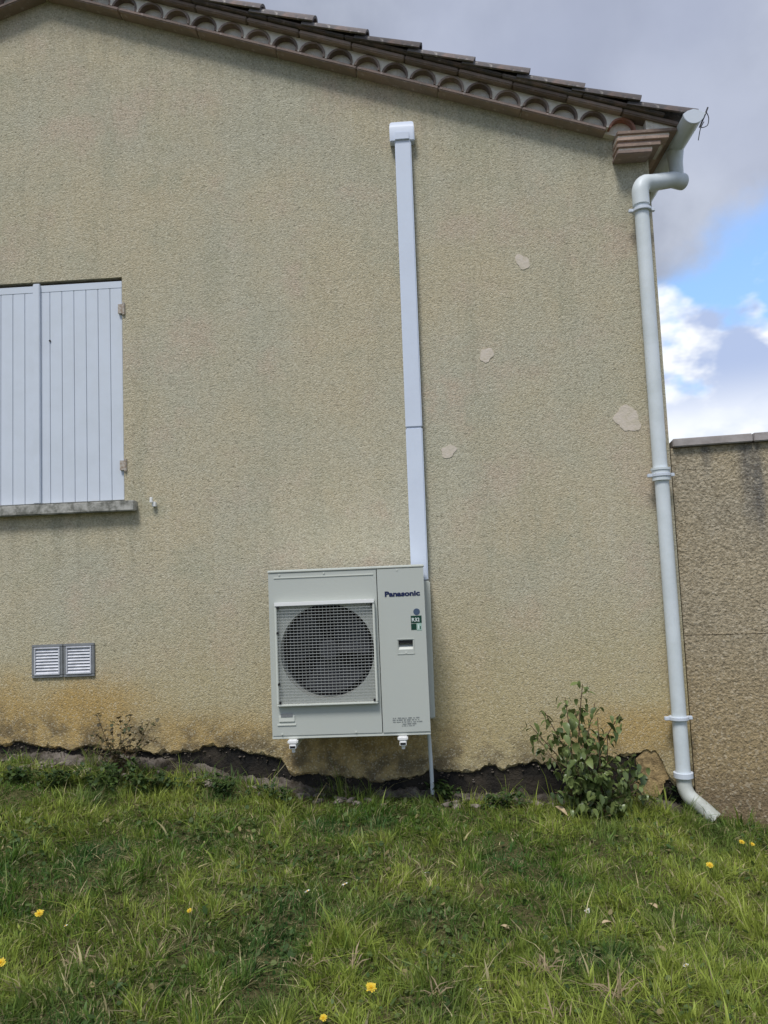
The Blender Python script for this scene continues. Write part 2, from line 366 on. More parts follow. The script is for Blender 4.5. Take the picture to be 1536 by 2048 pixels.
def build_walls():
    mb = MB()
    xs = sorted(set([round(x, 4) for x in np.arange(-3.6, CX, .009)]+[WX0, WX1, AX, CX, LX, -6, -5, -4.2]))
    def bot(x): return interp(x, BOT)+(vn1(np.array(x*11.), np.array(3.))-.5)*.045+(vn2(np.array(x*27.), np.array(9.))-.5)*.022+(vn3(np.array(x*80.), np.array(9.))-.5)*.010
    bz = [float(bot(x)) for x in xs]; ed = [.008+.03*float(vn2(np.array(x*23.), np.array(44.)))*float(vn3(np.array(x*60.), np.array(4.))) for x in xs]
    for i in range(len(xs)-1):
        a, b = xs[i], xs[i+1]
        def quad(z0a, z0b, z1a, z1b): mb.add([(a, 0, z0a), (b, 0, z0b), (b, 0, z1b), (a, 0, z1a)], [(0, 1, 2, 3)])
        ta, tb = rake_z(a)+.03, rake_z(b)+.03
        la, lb = bz[i]+ed[i], bz[i+1]+ed[i+1]
        if a >= WX0-1e-6 and b <= WX1+1e-6: quad(la, lb, WZ0, WZ0); quad(WZ1, WZ1, ta, tb)
        else: quad(la, lb, ta, tb)
        mb.add([(a, .014, bz[i]), (b, .014, bz[i+1]), (b, 0, lb), (a, 0, la)], [(0, 1, 2, 3)])
        mb.add([(a, .014, bz[i]), (b, .014, bz[i+1]), (b, .03, bz[i+1]-.004), (a, .03, bz[i]-.004)], [(3, 2, 1, 0)])   # broken lower edge of the render
    d = .16                                          # reveal of the window opening
    mb.add([(WX0, 0, WZ0), (WX1, 0, WZ0), (WX1, 0, WZ1), (WX0, 0, WZ1), (WX0, d, WZ0), (WX1, d, WZ0), (WX1, d, WZ1), (WX0, d, WZ1)],
           [(0, 1, 5, 4), (1, 2, 6, 5), (2, 3, 7, 6), (3, 0, 4, 7)])
    tz = rake_z(CX)+.03; tl = rake_z(LX)+.03
    mb.add([(CX, 0, bz[-1]), (CX, BACK, bz[-1]), (CX, BACK, tz), (CX, 0, tz)], [(0, 1, 2, 3)])
    mb.add([(LX, 0, bz[0]), (LX, BACK, bz[0]), (LX, BACK, tl), (LX, 0, tl)], [(3, 2, 1, 0)])
    mb.add([(CX, BACK, -.3), (LX, BACK, -.3), (LX, BACK, tl), (AX, BACK, AZ), (CX, BACK, tz)], [(0, 1, 2, 3, 4)])
    # no normal recalculation needed for these single sheets
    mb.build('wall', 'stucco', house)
    f = MB(); f.box(LX+.02, CX-.02, .024, BACK-.02, -.7, .5)
    f.build('foundation', 'bitumen', house)
    p = blob(1.385, .10, .12, .125, 77, .010, .05, 60, .45); o = p.build('bare_plaster', 'ochre_base', house); o['label'] = 'patch of bare ochre plaster where the render has broken off'
    cr = MB(); gg = random.Random(8)                  # crumbs of render left sticking below the broken edge
    for k in range(150):
        x = gg.uniform(-3.2, 1.5); r_ = gg.uniform(.003, .009); z = float(bot(x))-abs(gg.gauss(0, .028)); q = [(gg.uniform(.6, 1.2)*r_) for _ in range(6)]
        cr.add([(x-q[0]*1.4, .02, z), (x+q[1]*1.4, .02, z+q[2]*.3), (x, .02, z-q[3]), (x, .02, z+q[4]), (x+q[5]*.2, .004, z)], [(0, 2, 4), (2, 1, 4), (1, 3, 4), (3, 0, 4)])
    o = cr.build('render_crumbs', 'footing', house); o['kind'] = 'stuff'
    # concrete footing, a ragged low step in front of the wall
    xs = np.arange(-5, 1.75, .014); us = np.linspace(0, 1, 15)
    X, U = np.meshgrid(xs, us, indexing='ij'); lz = np.interp(X, [p[0] for p in LEDGE], [p[1] for p in LEDGE])
    Y = .03-U*.23+(vn1(X*22, U*6+3)-.5)*.02
    edge = .42+.35*(vn3(X*5, X*0+31.)-.5)+.25*(vn1(X*17, X*0+61.)-.5)
    Z = lz-.008+(vn1(X*4, X*0+7.)-.5)*.05-np.clip((U-edge)/.16, 0, 1)*.10-.02*U+(vn1(X*16, U*5)-.5)*.035+(vn2(X*42, U*11)-.5)*.026+(vn3(X*90, U*15)-.5)*.014
    Z[:, -1] -= .1; nx, ny = X.shape; i = (np.arange(nx-1)[:, None]*ny+np.arange(ny-1)[None]).ravel()
    ft = MB().add(np.stack([X.ravel(), Y.ravel(), Z.ravel()], 1).tolist(), np.stack([i, i+ny, i+ny+1, i+1], 1).tolist())
    ft.build('concrete_footing', 'footing', house)
build_walls()
for i, (px, py, rx, rz, ti) in enumerate([(1045, 524, .042, .056, .35), (973, 710, .046, .048, 0), (897, 903, .05, .042, .3), (1255, 838, .085, .082, 0)]):
    p = at_y(px, py, 0); o = blob(p.x, p.z, rx, rz, 30+i, -.003, .004, n=40, rough=.24, tilt=ti).build('filler_patch', 'patch', house, bevel=.001)

# window: sill and two plank shutters
sb = MB(); sb.box(WX0-.12, -1.897, -.065, .16, 1.913, 1.982); sb.build('window_sill', 'sill', house, bevel=.006, smooth=True)
def shutter(x0, x1, side):
    sh = MB().box(x0+.004, x1-.004, .028, .05, WZ0+.008, WZ1-.022).build('shutter', 'pvc', house)   # back sheet carries the planks
    sh['label'] = 'white plank shutter with a raised closing strip' if side < 0 else 'white plank shutter with two hinges at its right edge'
    n = 7; w = (x1-x0-.008)/n
    for k in range(n):
        a = x0+.004+k*w; m = MB().box(a+.0014, a+w-.0014, .010, .028, WZ0+.010, WZ1-.0735); m.build('plank', 'pvc', sh, bevel=.002)
    MB().box(x0+.004, x1-.004, .009, .028, WZ1-.073, WZ1-.024).build('top_rail', 'pvc', sh, bevel=.002)
    if side < 0:
        MB().box(x1-.022, x1+.026, -.012, .0085, WZ0+.010, WZ1-.016).build('closing_strip', 'pvc', sh, bevel=.004, smooth=True)
    else:
        for z in (WZ1-.23, WZ0+.24):
            h = MB().box(x1-.026, x1+.012, -.010, .0085, z-.03, z+.035); h.tube([(x1+.012, -.006, z-.04), (x1+.012, -.006, z+.045)], .009, 10); h.build('hinge', 'hinge', sh)
        MB().tube([(x0+.09, .012, 3.12), (x0+.09, .002, 3.12)], .006, 10).build('lock_pin', 'black', sh)
XM = (WX0+WX1)/2
shutter(WX0, XM, -1); shutter(XM, WX1, 1)
kc = MB(); kp = at_y(308, 1005, -.02)
kc.box(kp.x-.012, kp.x+.012, -.03, .004, kp.z-.028, kp.z+.005).box(kp.x-.022, kp.x-.004, -.045, -.028, kp.z-.002, kp.z+.035)
kc.build('shutter_catch', 'bracket_white', house, bevel=.003)

# --- verge: lower clay band, row of clay arches bedded in mortar, upper band, roof tiles
def rp(s, n, p, side=1): return (AX+side*(s*CT+n*ST), -p, AZ-s*ST+n*CT)
verge = MB()
for sd in (1, -1):                                  # mortar bed behind the arches
    e = 4.45
    q = [rp(-.02, .012, .050, sd), rp(e, .012, .050, sd), rp(e, .125, .050, sd), rp(-.02, .125, .050, sd)]
    q2 = [(x, .1, z) for x, y, z in q]
    verge.add(q+q2, [(0, 1, 2, 3), (0, 4, 5, 1), (1, 5, 6, 2), (2, 6, 7, 3), (3, 7, 4, 0)])
verge = verge.build('verge_moulding', 'mortar', house)
def slab_mesh(name, length, thick, depth, back, mat, bevel=.006):
    return MB().box(-length/2+.002, length/2-.002, -depth, back, -thick/2, thick/2).mesh(name, mat, True, bevel)
low_me = slab_mesh('band_tile', .58, .026, .098, .03, 'clay'); up_me = slab_mesh('band_tile', .375, .03, .145, .05, 'clay')
bed_me = slab_mesh('band_tile', .55, .020, .172, .05, 'clay_dark', .005)
def ring(ro, ri, y0, y1, n=12, flat=1.0, mat='clay'):
    mb = MB(); v = []; f = []
    for k in range(n+1):
        a = math.pi*k/n
        for r_, y in ((ro, y0), (ri, y0), (ri, y1), (ro, y1)): v.append((r_*math.cos(a), y, r_*math.sin(a)*flat))
    for k in range(n):
        for j in range(4): f.append((k*4+j, k*4+(j+1) % 4, k*4+4+(j+1) % 4, k*4+4+j))
    f += [(0, 1, 2, 3), (n*4+3, n*4+2, n*4+1, n*4)]
    return mb.add(v, f).mesh('arch_tile', mat, True)
PITCH_A = .197; arch_me = ring(.091, .077, -.099, .0); arch_red = ring(.091, .077, -.099, .0, mat='clay_red')
wm = MB(); wp = [(-PITCH_A/2, .0945)]                 # mortar between two arches, up to the upper band
for k in range(9):
    a = math.pi/2*(1-k/8); wp.append((-PITCH_A/2+0.0915*math.cos(a), 0.0915*math.sin(a)))
for k in range(9):
    a = math.pi/2*(k/8); wp.append((PITCH_A/2-0.0915*math.cos(a), 0.0915*math.sin(a)))
wp.append((PITCH_A/2, .0945))
wm.prism(wp, -.093, 0); wedge_me = wm.mesh('mortar_wedge', 'mortar')
for sd in (1, -1):
    rot = (0, sd*TH, 0)
    for k in range(7):
        s = .29+k*.58+.0
        if s < 4.1: place('band_tile', low_me, verge, rp(s, .0185, 0, sd), rot)
    for k in range(-18, 4):
        s = 3.57+k*PITCH_A
        place('arch_tile', arch_red if (k == 3 and sd == 1) else arch_me, verge, rp(s, .032, 0, sd), (random.uniform(-.02, .02), rot[1]+random.uniform(-.03, .03), 0), (1, random.uniform(.94, 1.05), random.uniform(.95, 1.0)))
        place('mortar_wedge', wedge_me, verge, rp(s-PITCH_A/2, .032, 0, sd), rot)
    for k in range(8):
        place('band_tile', bed_me, verge, rp(.27+k*.55, .1655, 0, sd), (0, rot[1], random.uniform(-.008, .008)))
    for k in range(12):
        s = .19+k*.375
        if s < 4.4: place('band_tile', up_me, verge, rp(s, .139, 0, sd), (0, rot[1], random.uniform(-.01, .01)))
roof = MB()
for sd in (1, -1):
    q = [rp(-.0, .154, -.0, sd), rp(4.50, .154, -.0, sd), rp(4.50, .172, 0, sd), rp(0, .172, 0, sd)]
    roof.add([(x, .06, z) for x, y, z in q]+[(x, BACK+.2, z) for x, y, z in q], [(0, 1, 2, 3), (7, 6, 5, 4), (0, 4, 5, 1), (1, 5, 6, 2), (2, 6, 7, 3), (3, 7, 4, 0)])
roof = roof.build('roof', 'clay_dark', house)
def tile_mesh(name, up, mat='clay_dark'):            # tapered half-round tile, 0.45 m long, downhill along +x
    mb = MB(); n = 10; v = []; f = []; L_ = .45
    for i, x in enumerate((0, L_*.5, L_)):
        r0 = (.070, .080, .090)[i] if up else (.086, .078, .07)[i]; lift = .027*x/L_
        for k in range(n+1):
            a = math.pi*k/n; zz = math.sin(a)*.82
            for r_ in (r0, r0-.018):
                v.append((x, r_*math.cos(a), (zz*r_ if up else -zz*r_+.06)+lift))
    w = 2*(n+1)
    for i in range(2):
        for k in range(n):
            for j in (0, 1): f.append((i*w+k*2+j, i*w+k*2+2+j, (i+1)*w+k*2+2+j, (i+1)*w+k*2+j))
        for k in (0, n): f.append((i*w+k*2, i*w+k*2+1, (i+1)*w+k*2+1, (i+1)*w+k*2))
    for i in (0, 2):
        for k in range(n): f.append((i*w+k*2, i*w+k*2+1, i*w+k*2+3, i*w+k*2+2))
    return mb.add(v, f).mesh(name, mat, True)
cov = tile_mesh('cover_tile', True); cha = tile_mesh('channel_tile', False)
for sd in (1, -1):
    for row in range(4):
        yy = -.115+row*.21
        for k in range(13):
            s1 = -.01+k*.375
            jz = random.uniform(-.006, .006)
            rz = random.uniform(-.02, .02)
            rot = (0, TH, rz) if sd == 1 else (0, -TH, math.pi+rz)
            place('cover_tile', cov, roof, Vector(rp(s1-.35, .160+jz, 0, sd))+Vector((0, yy, 0)), rot, (1, 1, random.uniform(.92, 1.1)))
            if row < 3: place('channel_tile', cha, roof, Vector(rp(s1-.35+.03, .155, 0, sd))+Vector((0, yy+.105, 0)), rot)
rr = MB()                                            # the rest of the roof
ys = np.arange(.62, BACK+.2, .02625)
for sd in (1, -1):
    v = []; f = []
    for y in ys:
        h = .19+.055*math.cos(2*math.pi*(y+.115)/.21); v += [rp(0, h, -y, sd), rp(4.58, h, -y, sd)]
    for i in range(len(ys)-1): f.append((2*i, 2*i+1, 2*i+3, 2*i+2))
    rr.add(v, f)
o = rr.build('tile_field', 'clay_dark', roof); o['kind'] = 'stuff'; o['label'] = 'rows of weathered clay tiles further up the roof'

# --- eave return: stacked flat tiles at the corner and the eave moulding running back
eave = MB().box(1.41, 1.60, -.10, 0.02, 4.12, 4.265).build('eave_moulding', 'mortar', house)
for k in range(4):
    z = 4.115+k*.044; x1 = 1.625+k*.058
    MB().box(1.398+.003*k, x1, -.13, BACK, z, z+.025).build('band_tile', 'clay_pale' if k else 'clay', eave, bevel=.004, smooth=True)
    if k < 3: MB().box(1.412, x1+.006, -.116, BACK, z+.0255, z+.0435).build('mortar_joint', 'clay' if k == 1 else 'mortar', eave)
MB().add([(1.60, -.12, 4.275), (1.785, -.12, 4.275), (1.785, -.12, 4.31), (1.60, -.12, 4.37), (1.60, BACK, 4.275), (1.785, BACK, 4.275), (1.785, BACK, 4.31), (1.60, BACK, 4.37)],
         [(0, 1, 2, 3), (0, 4, 5, 1), (1, 5, 6, 2), (2, 6, 7, 3), (3, 7, 4, 0)]).build('mortar_fill', 'mortar', eave)

# ------------------------------------------------------------------ gutter and downpipe
GX, GZ, GR = 1.858, 4.276, .063
gut = thing('roof_gutter', (GX, -.26, GZ-GR), 'pale grey half-round gutter under the lowest roof tile', 'gutter')
g = MB(); v = []; f = []; n = 14
for y in (-.26, BACK):
    for k in range(n+1):
        a = math.pi+math.pi*k/n
        for r_ in (GR, GR-.004): v.append((GX+r_*math.cos(a), y, GZ+r_*math.sin(a)))
w = 2*(n+1)
for k in range(n):
    for j in (0, 1): f.append((k*2+j, k*2+2+j, w+k*2+2+j, w+k*2+j))
    f.append((k*2, k*2+1, k*2+3, k*2+2))
for k in (0, n): f.append((k*2, k*2+1, w+k*2+1, w+k*2))
g.add(v, f); g.build('trough', 'pipe_grey', gut, smooth=True)
MB().tube([(GX+GR+.004, -.26, GZ), (GX+GR+.004, BACK, GZ)], .009, 10).build('front_bead', 'pipe_grey', gut, smooth=True)
cp = [(GX+(GR+.005)*math.cos(math.pi+math.pi*k/n), GZ+(GR+.005)*math.sin(math.pi+math.pi*k/n)) for k in range(n+1)]
MB().prism(cp+[(GX+GR*.6, GZ+.02), (GX, GZ+.03), (GX-GR*.6, GZ+.02)], -.268, -.256).build('end_cap', 'pvc', gut, bevel=.002)
c0 = Vector((GX+GR+.02, -.255, GZ+.02))
MB().tube([c0+Vector((.012, 0, .02)), c0+Vector((-.01, 0, -.03)), c0+Vector((-.05, .0, -.11))], .005, 8).build('bracket_rod', 'wire_black', gut)
cab = thing('loose_cable', (c0.x, -.25, GZ-.1), 'thin loose black cable curling beside the gutter end', 'cable')
def curl(pts, r): 
    P = [Vector(p) for p in pts]; out = []
    for i in range(len(P)-1):
        p0, p1, p2, p3 = P[max(i-1, 0)], P[i], P[i+1], P[min(i+2, len(P)-1)]
        for t in np.linspace(0, 1, 7)[:-1]:
            out.append(.5*((2*p1)+(-p0+p2)*t+(2*p0-5*p1+4*p2-p3)*t*t+(-p0+3*p1-3*p2+p3)*t**3))
    return out+[P[-1]]
MB().tube(curl([c0+Vector((0, 0, -.01)), c0+Vector((.012, 0, -.05)), c0+Vector((.0, .0, -.1)), c0+Vector((-.035, .01, -.105)), c0+Vector((-.02, .0, -.075)), c0+Vector((-.045, .0, -.12)), c0+Vector((-.06, .01, -.19))], .0028), .0028, 6).build('cable_loop', 'wire_black', cab)
DX, DY, DR = 1.542, -.085, .046
dp = thing('downpipe', (DX, DY, -.1), 'pale grey round downpipe running down the corner of the house', 'downpipe')
OX, OY, EZ = 1.852, .10, 3.945; OZ = 4.03
MB().tube([(OX, OY, GZ-GR+.012), (OX, OY, 4.15), (OX, OY, OZ)], [.058, .047, .046], 20).build('outlet', 'pipe_grey', dp, smooth=True)
hd = Vector((OX-DX, OY-DY, 0)).normalized(); elbow = []
for k in range(9):
    a = math.pi/2*k/8; elbow.append(Vector((DX, DY, EZ-.085))+hd*(.085*(1-math.cos(a)))+Vector((0, 0, .085*math.sin(a))))
MB().tube([(DX, DY, EZ-.17)]+elbow+[Vector((OX, OY, OZ-.012))-hd*.05, Vector((OX, OY, OZ-.004))+hd*.052], [.055]*10+[.053, .056], 20).build('elbow', 'pipe_grey', dp, smooth=True)
jz = 2.0
MB().tube([(DX, DY, EZ-.16), (DX, DY, jz)], DR, 20).build('pipe_length', 'pipe_grey', dp, smooth=True)
MB().tube([(DX+.004, DY, jz+.01), (DX+.006, DY, .10)], DR*.97, 20).build('pipe_length', 'pipe_grey', dp, smooth=True)
MB().tube([(DX+.002, DY, jz-.055), (DX+.002, DY, jz+.01), (DX+.002, DY, jz+.012), (DX+.002, DY, jz+.026)], [.057, .057, .062, .062], 20).build('pipe_socket', 'pipe_grey', dp, smooth=True)
for z in (3.74, jz-.02, .455):
    m = MB().tube([(DX+.002, DY, z-.011), (DX+.002, DY, z+.011)], .062, 20)
    m.box(DX-.085, DX-.055, DY-.012, DY+.012, z-.011, z+.011).box(DX+.058, DX+.085, DY-.012, DY+.012, z-.011, z+.011)
    m.tube([(DX, DY+.05, z), (DX, .01, z)], .008, 8); m.build('pipe_clamp', 'pvc', dp, bevel=.003)
MB().tube([(DX+.006, DY, .095), (DX+.006, DY, .125)], .059, 20).build('pipe_collar', 'pvc', dp, smooth=True)
MB().tube(curl([(DX+.006, DY, .11), (DX+.010, DY, .03), (DX+.035, DY-.015, -.025), (DX+.09, DY-.05, -.075), (DX+.15, DY-.09, -.135)], 0), .046, 20, caps=False).build('shoe', 'pipe_dirty', dp, smooth=True)

# ------------------------------------------------------------------ boundary wall
bw = thing('boundary_wall', (2.6, -.2, -.35), 'brownish roughcast garden wall with a pale coping right of the downpipe', 'wall')
ba = R(9.0); bx, by = math.cos(ba), -math.sin(ba)
def bpt(s, d, z): return (CX+.012+s*bx+d*by*-1*0+d*math.sin(ba), s*by+d*math.cos(ba)+.02, z)   # d = depth behind the face
def bbox(mb, s0, s1, d0, d1, z0, z1):
    return mb.add([bpt(s0, d0, z0), bpt(s1, d0, z0), bpt(s1, d1, z0), bpt(s0, d1, z0), bpt(s0, d0, z1), bpt(s1, d0, z1), bpt(s1, d1, z1), bpt(s0, d1, z1)],
                  [(0, 3, 2, 1), (4, 5, 6, 7), (0, 1, 5, 4), (1, 2, 6, 5), (2, 3, 7, 6), (3, 0, 4, 7)])
bbox(MB(), 0, 6, 0, .2, .955, 2.165).build('wall_face', 'roughcast', bw)
bbox(MB(), 0, 6, -.004, .2, -.8, .951).build('wall_base', 'roughcast', bw)
s = .012
for k in range(11):
    bbox(MB(), s, s+.485, -.035, .235, 2.168, 2.222+.002*(k % 2)).build('coping_stone', 'coping', bw, bevel=.006); s += .49

# ------------------------------------------------------------------ pipe duct
duct = thing('pipe_duct', (-.02, 0, .495), 'white plastic pipe duct rising up the wall behind the outdoor unit', 'duct')
def dbox(hw, z0, z1, name, mat='duct_white', d=.062):
    a, b = -.026+(z0-1.37)*.0061, -.026+(z1-1.37)*.0061; m = MB().box(-hw, hw, -d, .002, z0, z1)
    m.v = [(x+(a if z < (z0+z1)/2 else b), y, z) for x, y, z in m.v]
    return m.build(name, mat, duct, bevel=.007, smooth=True)
dbox(.055, 2.3765, 4.36, 'duct_cover'); dbox(.055, 1.372, 2.3745, 'duct_cover'); dbox(.064, .497, 1.369, 'duct_cover', 'casing_light', .066)
hood = MB()
def hood_ring(o, z0, z1, d):
    return None
prof = [(-.064, 4.345), (-.070, 4.44), (-.056, 4.482), (-.028, 4.503), (.002, 4.508)]   # (y, z) rounded front
v = []; f = []
for i, (y, z) in enumerate(prof): v += [(-.096+.012*(i > 2)+.008*(i > 3), y, z), (.072-.012*(i > 2)-.008*(i > 3), y, z)]
for i in range(len(prof)-1): f.append((2*i, 2*i+1, 2*i+3, 2*i+2))
v += [(-.096, .002, 4.345), (.072, .002, 4.345)]; b = len(v)-2
f += [(0, b, b+1, 1), tuple([b]+[2*i for i in range(len(prof))]), tuple([b+1]+[2*i+1 for i in range(len(prof))]), (b, b+1, 2*len(prof)-1, 2*len(prof)-2)]
hood.add(v, f).build('hood', 'duct_white', duct, bevel=.006, smooth=True)
MB().box(-.060, .036, -.0745, -.06, 4.352, 4.405).build('hood_tongue', 'duct_white', duct, bevel=.003)
drain = thing('drain_hose', (-.01, -.07, 0), 'thin white drain pipe from the outdoor unit down to the ground', 'pipe')
MB().tube(curl([(-.02, -.1, .50), (-.014, -.075, .42), (-.008, -.068, .25), (-.006, -.068, .03)], 0), .0125, 12).build('hose', 'pipe_grey', drain, smooth=True)

# ------------------------------------------------------------------ heat pump outdoor unit
UX0, UX1, UZ0, UZ1, UF, UB = -.939, .001, .472, 1.471, -.44, -.10
unit = thing('outdoor_unit', (-.47, -.27, UZ0), 'grey heat pump outdoor unit with a round fan, hung on the wall', 'heat pump')
SX = -.282                                            # seam between fan panel and service panel
case = MB()
case.box(UX0+.004, UX1-.004, UF+.20, UB, UZ0+.02, UZ1-.018)
case.box(UX0+.004, UX0+.02, UF+.012, UF+.2, UZ0+.02, UZ1-.018).box(UX1-.02, UX1-.004, UF+.012, UF+.2, UZ0+.02, UZ1-.018)
case.build('casing', 'casing', unit)
MB().box(UX0-.003, UX1+.003, UF-.006, UB+.003, UZ1-.017, UZ1).build('lid', 'casing_light', unit, bevel=.005, smooth=True)
MB().box(UX0, UX1, UF+.004, UB, UZ0, UZ0+.019).build('base_tray', 'casing_light', unit, bevel=.003, smooth=True)
FX, FZ, FR = -.594, .978, .281                        # fan opening
def panel_hole(x0, x1, z0, z1, cx, cz, r, y, t=.012, n=64):
    mb = MB(); v = []; f = []
    for k in range(n):
        a = 2*math.pi*k/n; c, s_ = math.cos(a), math.sin(a)
        tx = ((x1-cx) if c > 0 else (x0-cx))/c if abs(c) > 1e-6 else 1e9; tz = ((z1-cz) if s_ > 0 else (z0-cz))/s_ if abs(s_) > 1e-6 else 1e9
        q = min(tx, tz); v += [(cx+r*c, y, cz+r*s_), (cx+q*c, y, cz+q*s_), (cx+r*c, y+.10, cz+r*s_), (cx+q*c, y+t, cz+q*s_)]
    for k in range(n):
        a, b = k*4, ((k+1) % n)*4; f += [(a, a+1, b+1, b), (a, b, b+2, a+2), (a+1, a+3, b+3, b+1)]
    for cxn, czn in ((x0, z0), (x1, z0), (x1, z1), (x0, z1)):   # fill the four corners
        i = min(range(n), key=lambda k: (v[k*4+1][0]-cxn)**2+(v[k*4+1][2]-czn)**2)
        cand = [(i+d) % n for d in (-1, 0, 1)]
        for a in cand:
            b = (a+1) % n; pa, pb = v[a*4+1], v[b*4+1]
            if abs(pa[0]-pb[0]) > 1e-6 and abs(pa[2]-pb[2]) > 1e-6:
                v.append((cxn, y, czn)); f.append((a*4+1, len(v)-1, b*4+1))
    return mb.add(v, f)
P0 = UF
panel_hole(UX0+.002, SX-.0025, UZ0+.021, UZ1-.019, FX, FZ, FR, P0).build('fan_panel', 'casing', unit)
# embossed line around the upper field and the grille plate
MB().box(UX0+.035, SX-.02, P0-.004, P0+.002, UZ1-.05, UZ1-.045).build('embossed_rib', 'casing_light', unit)
def rect_ring(mb, x0, x1, z0, z1, w, y0, y1):
    mb.box(x0, x1, y0, y1, z1-w, z1).box(x0, x1, y0, y1, z0, z0+w); mb.box(x0, x0+w, y0, y1, z0+w, z1-w).box(x1-w, x1, y0, y1, z0+w, z1-w); return mb
def svc_panel():
    x0, x1, z0, z1 = SX+.0025, UX1-.002, UZ0+.021, UZ1-.019; hx0, hx1, hz0, hz1 = -.168, -.082, .972, 1.026; y = P0-.002; t = .012
    mb = MB(); mb.box(x0, hx0, y, y+t, z0, z1).box(hx1, x1, y, y+t, z0, z1).box(hx0, hx1, y, y+t, z0, hz0).box(hx0, hx1, y, y+t, hz1, z1)
    p = mb.build('service_panel', 'casing', unit)
    h = MB().add([(hx0, y, hz0), (hx1, y, hz0), (hx1, y+.034, hz0+.03), (hx0, y+.034, hz0+.03), (hx1, y+.034, hz1), (hx0, y+.034, hz1), (hx1, y, hz1), (hx0, y, hz1)],
                 [(0, 1, 2, 3), (3, 2, 4, 5), (5, 4, 6, 7), (0, 3, 5, 7), (1, 6, 4, 2)]); h.build('handle_recess', 'casing_light', p)
    rect_ring(MB(), hx0-.008, hx1+.008, hz0-.028, hz1+.008, .003, y-.003, y+.001).build('handle_rim', 'casing', p)
    MB().box(hx0+.002, hx1-.002, y+.004, y+.032, hz1-.020, hz1-.001).build('handle_slot_shade', 'black', p)  # solid black block, painted shade in the top of the recess
    return p
svc = svc_panel()
lh = MB().box(-.895, -.800, P0-.006, P0+.002, .572, .612); lh.build('handle_plate', 'casing_light', unit, bevel=.003)
MB().box(-.882, -.812, P0-.0085, P0-.0065, .602, .6215).build('handle_slot_shade', 'alu_dark', unit)  # flat grey plate coloured as the shade inside the grip
MB().box(-.905, -.795, P0-.005, P0+.002, .552, .559).build('embossed_rib', 'casing_light', unit)
# fan: dark drum, motor, hub and blades
MB().tube([(FX, P0+.198, FZ), (FX, P0+.19, FZ)], FR+.01, 48).build('fan_back', 'black', unit)
fan = MB().tube([(FX, P0+.06, FZ), (FX, P0+.07, FZ), (FX, P0+.16, FZ)], [.05, .062, .07], 24).build('fan', 'fan_black', unit, smooth=True)
for b in range(3):
    v = []; f = []; nr, na = 6, 7
    for i in range(nr):
        r_ = .06+(.255-.06)*i/(nr-1)
        for j in range(na):
            a = b*2*math.pi/3+.5+(j/(na-1)-.5)*(1.35+.35*i/nr)+.25*i/nr; v.append((FX+r_*math.cos(a), P0+.075+.075*j/(na-1), FZ+r_*math.sin(a)))
    for i in range(nr-1):
        for j in range(na-1): k = i*na+j; f.append((k, k+1, k+na+1, k+na))
    MB().add(v, f).build('blade', 'fan_black', fan, smooth=True)
# fan guard: square frame, wires, corner screws
GX0, GX1, GZ0, GZ1 = -.898, -.300, .667, 1.272; gy = P0-.03
gd = rect_ring(MB(), GX0, GX1, GZ0, GZ1, .012, gy-.006, P0+.001).build('fan_guard', 'casing_light', unit, bevel=.003)
MB().box(GX0+.001, GX1-.001, gy-.010, gy-.0065, GZ1-.016, GZ1+.006).build('guard_top_lip', 'bracket_white', gd, bevel=.001)
nh, nv = 33, 26
wh = MB().box(GX0+.010, GX1-.010, -.0015, .0015, -.0014, .0014).mesh('guard_wire', 'grille_wire', org=((GX0+GX1)/2, 0, 0))
wv = MB().box(-.0007, .0007, -.0014, .0014, GZ0+.010, GZ1-.010).mesh('guard_wire', 'grille_wire', org=(0, 0, (GZ0+GZ1)/2))
for k in range(nh): place('guard_wire', wh, gd, ((GX0+GX1)/2, gy, GZ0+.012+(GZ1-GZ0-.024)*(k+.5)/nh))
for k in range(nv): place('guard_wire', wv, gd, (GX0+.012+(GX1-GX0-.024)*(k+.5)/nv, gy+.0034, (GZ0+GZ1)/2))
scm = MB().tube([(0, -.004, 0), (0, .004, 0)], .0075, 10).mesh('screw', 'black')
for x, z in ((GX0+.02, GZ0+.022), (GX1-.02, GZ0+.022), (GX0+.02, GZ1-.026), (GX1-.02, GZ1-.026), (GX0+.016, GZ0+.43), (GX0+.016, GZ0+.13)): place('screw', scm, gd, (x, gy-.004, z))
scs = MB().tube([(0, -.002, 0), (0, .002, 0)], .005, 10).mesh('screw', 'casing_light')
for x, z in ((UX0+.07, UZ1-.028), (UX0+.34, UZ1-.028), (UX1-.16, UZ1-.028), (UX0+.06, UZ0+.03), (UX0+.5, UZ0+.03), (-.125, .953)): place('screw', scs, unit, (x, P0-.003, z))
def text_mesh(txt, size, x, z, y, mat, parent, name, off=0., sx=1.):
    cu = bpy.data.curves.new(name, 'FONT'); cu.body = txt; cu.size = size; cu.extrude = .0006; cu.offset = off; cu.align_x = 'LEFT'; cu.resolution_u = 3
    ob = bpy.data.objects.new(name+'_curve', cu); COL.objects.link(ob); bpy.context.view_layer.update()
    me = bpy.data.meshes.new_from_object(ob.evaluated_get(bpy.context.evaluated_depsgraph_get())); COL.objects.unlink(ob); bpy.data.objects.remove(ob); bpy.data.curves.remove(cu)
    me.materials.clear(); me.materials.append(M[mat]); o = bpy.data.objects.new(name, me); COL.objects.link(o); o.parent = parent
    o.location = Vector((x, y, z))-wloc(parent); o.rotation_euler = (math.pi/2, 0, 0); o.scale = (sx, 1, 1); return o
fy = P0-.0035
lg = text_mesh('Panasonic', .041, -.2385, 1.288, fy, 'logo_blue', unit, 'logo_lettering', .0018, 1.0)
lw = max(v.co.x for v in lg.data.vertices); lg.scale.x = .211/lw; lg['label'] = 'dark blue maker lettering'
